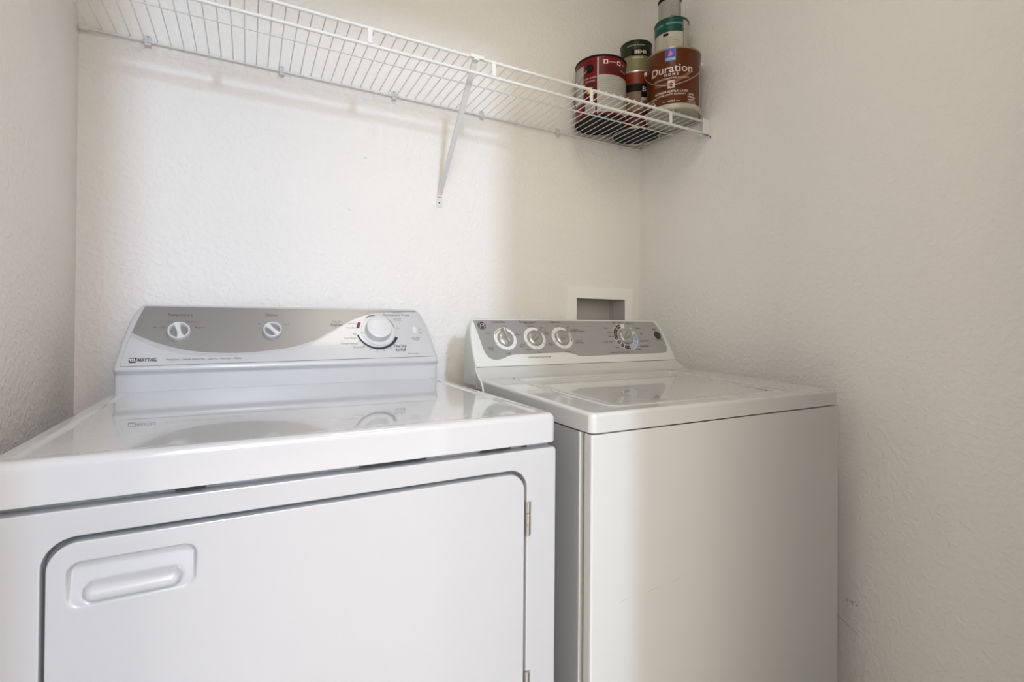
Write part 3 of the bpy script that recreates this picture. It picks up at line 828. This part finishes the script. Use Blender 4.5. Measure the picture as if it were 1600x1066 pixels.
# red gallon
T, lab, f = can('paint_can', 1.345, -.108, ZC, RG, HG, 'red-labelled gallon paint can on the shelf, leftmost of the cans', m_cred, lidm=m_black, bottom=m_black)
rb = f.rb
U = lambda a: a*rb
patch('label_band', m_cdred, lab, f, U(-.72), U(-.12), .010, .108)
patch('text_panel', m_cpaper, lab, f, U(-.075), U(1.50), .012, .128, tagl='pale grey panel of small print')
patch('side_panel', m_cpaper, lab, f, U(-1.30), U(-.72), .050, .168)
patch('label_edge', m_white, lab, f, U(-.125), U(-.085), .008, .184, h=.0011)
patch('band', m_cdred, lab, f, U(-.06), U(1.45), .135, .155)
patch('barcode_panel', m_cream, lab, f, U(-.62), U(-.20), .012, .040, h=.0010)
patch('lime_sticker', m_yel, lab, f, U(-.52), U(-.38), .074, .094, h=.0012)
bm = bmesh.new()
for k in range(14):
    u = U(-.60)+k*.0021; grid_patch(bm, lambda a, b: f(a, b, .0013), [u, u+.0010], [.016, .037])
for k in range(15):
    w = random.uniform(.045, .085)
    text(bm, ''.join(random.choice('abcdeimnorstu ') for _ in range(46)), .0048, U(-.03), .122-.0072*k, f, .0012, align='l', width=w)
for k in range(10):
    text(bm, ''.join(random.choice('abceimnorstu ') for _ in range(16)), .0048, U(-1.25), .160-.0105*k, f, .0012, align='l', width=.033)
obj('small_print', bm, m_inkg, lab, smooth=0)
bm = bmesh.new()
for u in (.19, .75):
    a, b = U(u), .168
    grid_patch(bm, lambda p, q: f(p, q, .0012), [a-.007, a, a+.007], [b-.0065, b+.0065])
text(bm, 'INTERIOR', .0058, U(.47), .168, f, .0012); text(bm, 'PAINT', .0058, U(1.02), .168, f, .0012)
text(bm, 'GALLON', .0072, U(1.02), .147, f, .0014); text(bm, 'LATEX  ENAMEL', .0062, U(-.42), .122, f, .0012); text(bm, 'SEMI-GLOSS', .0062, U(-.42), .112, f, .0012)
obj('label_lettering', bm, m_pinkt, lab, smooth=0)
bm = bmesh.new()
for u in (.19, .75):
    a = U(u); disc(bm, a, .168, .0042, .0042, f, .0017, 12)
obj('icon', bm, m_cred, lab, smooth=0)
ph = math.atan2(CAMY+.108, CAMX-1.345)
ear(T, 1.345, -.108, ZC, RG, ph-.44, .152, m_black, .0135); ear(T, 1.345, -.108, ZC, RG, ph-.44+PI, .152, m_black, .0135)
bail(T, 1.345, -.108, ZC, RG, ph, .152, .075, -.44, -.44-PI)
# orange gallon
T, lab, f = can('paint_can', 1.514, -.0885, ZC, RG, HG, 'orange and tan labelled gallon paint can between the red and brown cans', m_corng, bottom=m_black)
rb = f.rb
patch('black_band', m_black, lab, f, U(-1.5), U(1.5), .122, .148)
patch('tan_field', m_ctan, lab, f, U(-1.5), U(1.5), .058, .122)
patch('dark_band', m_cdred, lab, f, U(-1.5), U(1.5), .008, .058)
patch('brand_block', m_black, lab, f, U(.20), U(.75), .098, .142, h=.0012)
patch('brand_block_foot', m_cream, lab, f, U(.21), U(.75), .092, .101, h=.0014)
bm = bmesh.new(); ctext(bm, f, 'BEHR', .022, U(.25), .128, h=.0018, align='l', bold=.02)
obj('label_lettering', bm, m_pinkt, lab, smooth=0)
# brown gallon
bx, by = 1.518, -.255
T, lab, f = can('paint_can', bx, by, ZC, RG, HG, 'brown gallon paint can with wire handle and cream lettering, rightmost gallon on the shelf', m_cbrown, lidm=mat('can_tan_rim', (.36, .31, .22), .35, metal=.5), bottom=mat('can_pale_base', (.40, .40, .33), .35, metal=.4))
rb = f.rb
bm = bmesh.new(); lathe(bm, [(RG-.0018, .004), (RG+.0004, .006), (RG+.0004, .018), (RG-.0018, .020)], (bx, by, ZC), (0, 0, 1), 64)
obj('base_ring', bm, mat('pale_ring', (.48, .46, .39), .35, metal=.3), T)
patch('seam', m_cpaper, lab, f, U(1.18), U(1.32), .012, .150, h=.001)
uo = -.006
patch('blue_emblem', m_logol, lab, f, uo-.0175, uo+.0125, .150, .186, h=.0010)
patch('blue_emblem_field', m_logob, lab, f, uo-.0165, uo+.0115, .160, .185, h=.0014)
bm = bmesh.new(); disc(bm, uo-.0025, .1700, .006, .005, f, .0018, 14); disc(bm, uo-.0025, .1765, .0025, .003, f, .0018, 10)
disc(bm, uo-.0045, .1655, .0055, .0022, f, .0019, 10)
obj('emblem_figure', bm, m_logor, lab, smooth=0)
bm = bmesh.new()
ctext(bm, f, 'Duration', .034, uo, .1250, width=.128, bold=.004)
ctext(bm, f, 'HOME', .0105, uo, .1075, spacing=1.6, bold=.02, width=.040)
text(bm, 'SUPERIOR DURABILITY AND WASHABILITY', .0062, uo, .0965, f, .0013, width=.105, bold=.01)
grid_patch(bm, lambda p, q: f(p, q, .0012), [uo-.010, uo, uo+.010], [.066, .090])
text(bm, 'INTERIOR ACRYLIC LATEX', .0095, uo, .0560, f, .0013, width=.100, bold=.015)
text(bm, 'LIFETIME LIMITED WARRANTY', .0065, uo, .0470, f, .0013, width=.086, bold=.01)
text(bm, 'SATIN', .0070, uo, .0270, f, .0013, bold=.02)
for s_ in (-1, 1): grid_patch(bm, lambda p, q: f(p, q, .0012), [uo+s_*.014, uo+s_*.026], [.0266, .0274])
for k, s_ in enumerate(('HIGH', 'HIDING', 'WHITE')): text(bm, s_, .0078, uo+.062, .0470-.0082*k, f, .0013, bold=.02, align='c')
text(bm, '1 GALLON', .0065, uo+.062, .0235, f, .0013, bold=.01)
for k, s_ in enumerate(('EXTRA WHITE', 'BASE 6501', 'LOW ODOR')): text(bm, s_, .0072, uo-.068, .0440-.0085*k, f, .0013, bold=.02)
obj('label_lettering', bm, m_pinkt, lab, smooth=0)
bm = bmesh.new(); disc(bm, uo, .076, .0055, .0065, f, .0016, 12)
obj('seal_figure', bm, m_cbrown, lab, smooth=0)
bm = bmesh.new(); text(bm, 'SHERWIN-WILLIAMS', .0040, uo-.0025, .1555, f, .0014, width=.024, bold=.02)
obj('emblem_lettering', bm, m_white, lab, smooth=0)
m_gold = mat('gold_stroke', (.45, .22, .10), .4)
bm = bmesh.new()
for j in range(5):
    pts_ = [f(-.058+.118*i/20, .080+.0022*j+.038*((i/20)**2)+.010*math.sin(i/20*PI)*-1, .0011) for i in range(21)]
    tube(bm, pts_, .0005, 4)
obj('brush_strokes', bm, m_gold, lab, smooth=0)
ph = math.atan2(CAMY-by, CAMX-bx)
ear(T, bx, by, ZC, RG, ph+PI/2-.06, .160, m_white); ear(T, bx, by, ZC, RG, ph-PI/2-.06, .160, m_white)
bail(T, bx, by, ZC, RG+.001, ph, .160, .088, -PI/2-.06, PI/2-.06, .0013)
# olive quart on the orange can
Z2 = ZC+HG+.0005
T, lab, f = can('paint_can', 1.520, -.080, Z2, .054, .124, 'dark green and olive quart paint can stacked on the orange can', m_colive, lidm=m_cgreen)
rb = f.rb
patch('green_band', m_cgreen, lab, f, U(-1.55), U(1.55), .072, .118)
patch('lower_band', m_cgreen, lab, f, U(-1.55), U(1.55), .007, .020)
patch('brand_block', m_black, lab, f, U(-.30), U(.85), .070, .092, h=.0012)
bm = bmesh.new(); ctext(bm, f, 'BEHR', .0175, U(.30), .0815, h=.0017, bold=.03)
text(bm, 'PREMIUM', .0085, U(.12), .062, f, .0013, bold=.02); text(bm, 'INTERIOR  ENAMEL', .0062, U(0), .1050, f, .0013, width=.06)
obj('label_lettering', bm, m_pinkt, lab, smooth=0)
# teal and cream quart on the brown can
T, lab, f = can('paint_can', 1.533, -.232, Z2, .054, .124, 'quart paint can with teal band and cream label stacked on the brown can', m_cream, lidm=mat('can_green_rim', (.03, .07, .05), .3, metal=.3))
rb = f.rb
patch('teal_band', m_cteal, lab, f, U(-1.5), U(.70), .078, .117)
patch('seam', m_screw, lab, f, U(.72), U(.76), .010, .117, h=.001)
patch('black_tab', m_black, lab, f, U(-.50), U(-.18), .066, .074, h=.0012)
bm = bmesh.new()
for k in range(7): text(bm, ''.join(random.choice('abceimnorstu ') for _ in range(22)), .0046, U(-.55), .058-.0075*k, f, .0012, align='l', width=random.uniform(.035, .058))
for k in range(9): text(bm, ''.join(random.choice('abceimnorstu ') for _ in range(10)), .0050, U(.85), .108-.0105*k, f, .0012, align='l', width=.020)
obj('small_print', bm, m_inkg, lab, smooth=0)
bm = bmesh.new()
for u_, s_ in ((-.75, 'LATEX'), (-.1, 'SATIN'), (.40, 'WOOD')): text(bm, s_, .0085, U(u_), .103, f, .0012)
obj('label_lettering', bm, mat('lettering_mint', (.45, .60, .55), .5), lab, smooth=0)
# small sample can at the top of the stack
Z3 = Z2+.1245
T, lab, f = can('paint_can', 1.530, -.226, Z3, .0365, .080, 'small can with grey small-print label and black lid, topmost of the right stack', m_cpaper, lidm=m_black)
rb = f.rb
patch('black_band', m_black, lab, f, U(-1.55), U(1.55), .068, .0745)
patch('seam', m_screw, lab, f, U(1.05), U(1.15), .008, .070, h=.001)
bm = bmesh.new()
for k in range(7): text(bm, ''.join(random.choice('abceimnorstu ') for _ in range(18)), .0048, U(-.85), .060-.0072*k, f, .0011, align='l', width=random.uniform(.034, .052))
grid_patch(bm, lambda p, q: f(p, q, .0012), [U(.15), U(.35), U(.55)], [.0105, .0150])
obj('small_print', bm, m_inkg, lab, smooth=0)

# lettering, print and scuffs are too small to pick apart singly
for o in bpy.data.objects:
    if o.type == 'MESH' and o.name.split('.')[0] in ('printed_lettering', 'label_lettering', 'emblem_lettering', 'small_print', 'scuff_mark', 'scratch', 'brush_strokes', 'segment_marks', 'dark_segments', 'pale_blue_segments', 'logo_stripes', 'monogram', 'icon', 'emblem_figure', 'grey_arc'):
        o['kind'] = 'stuff'
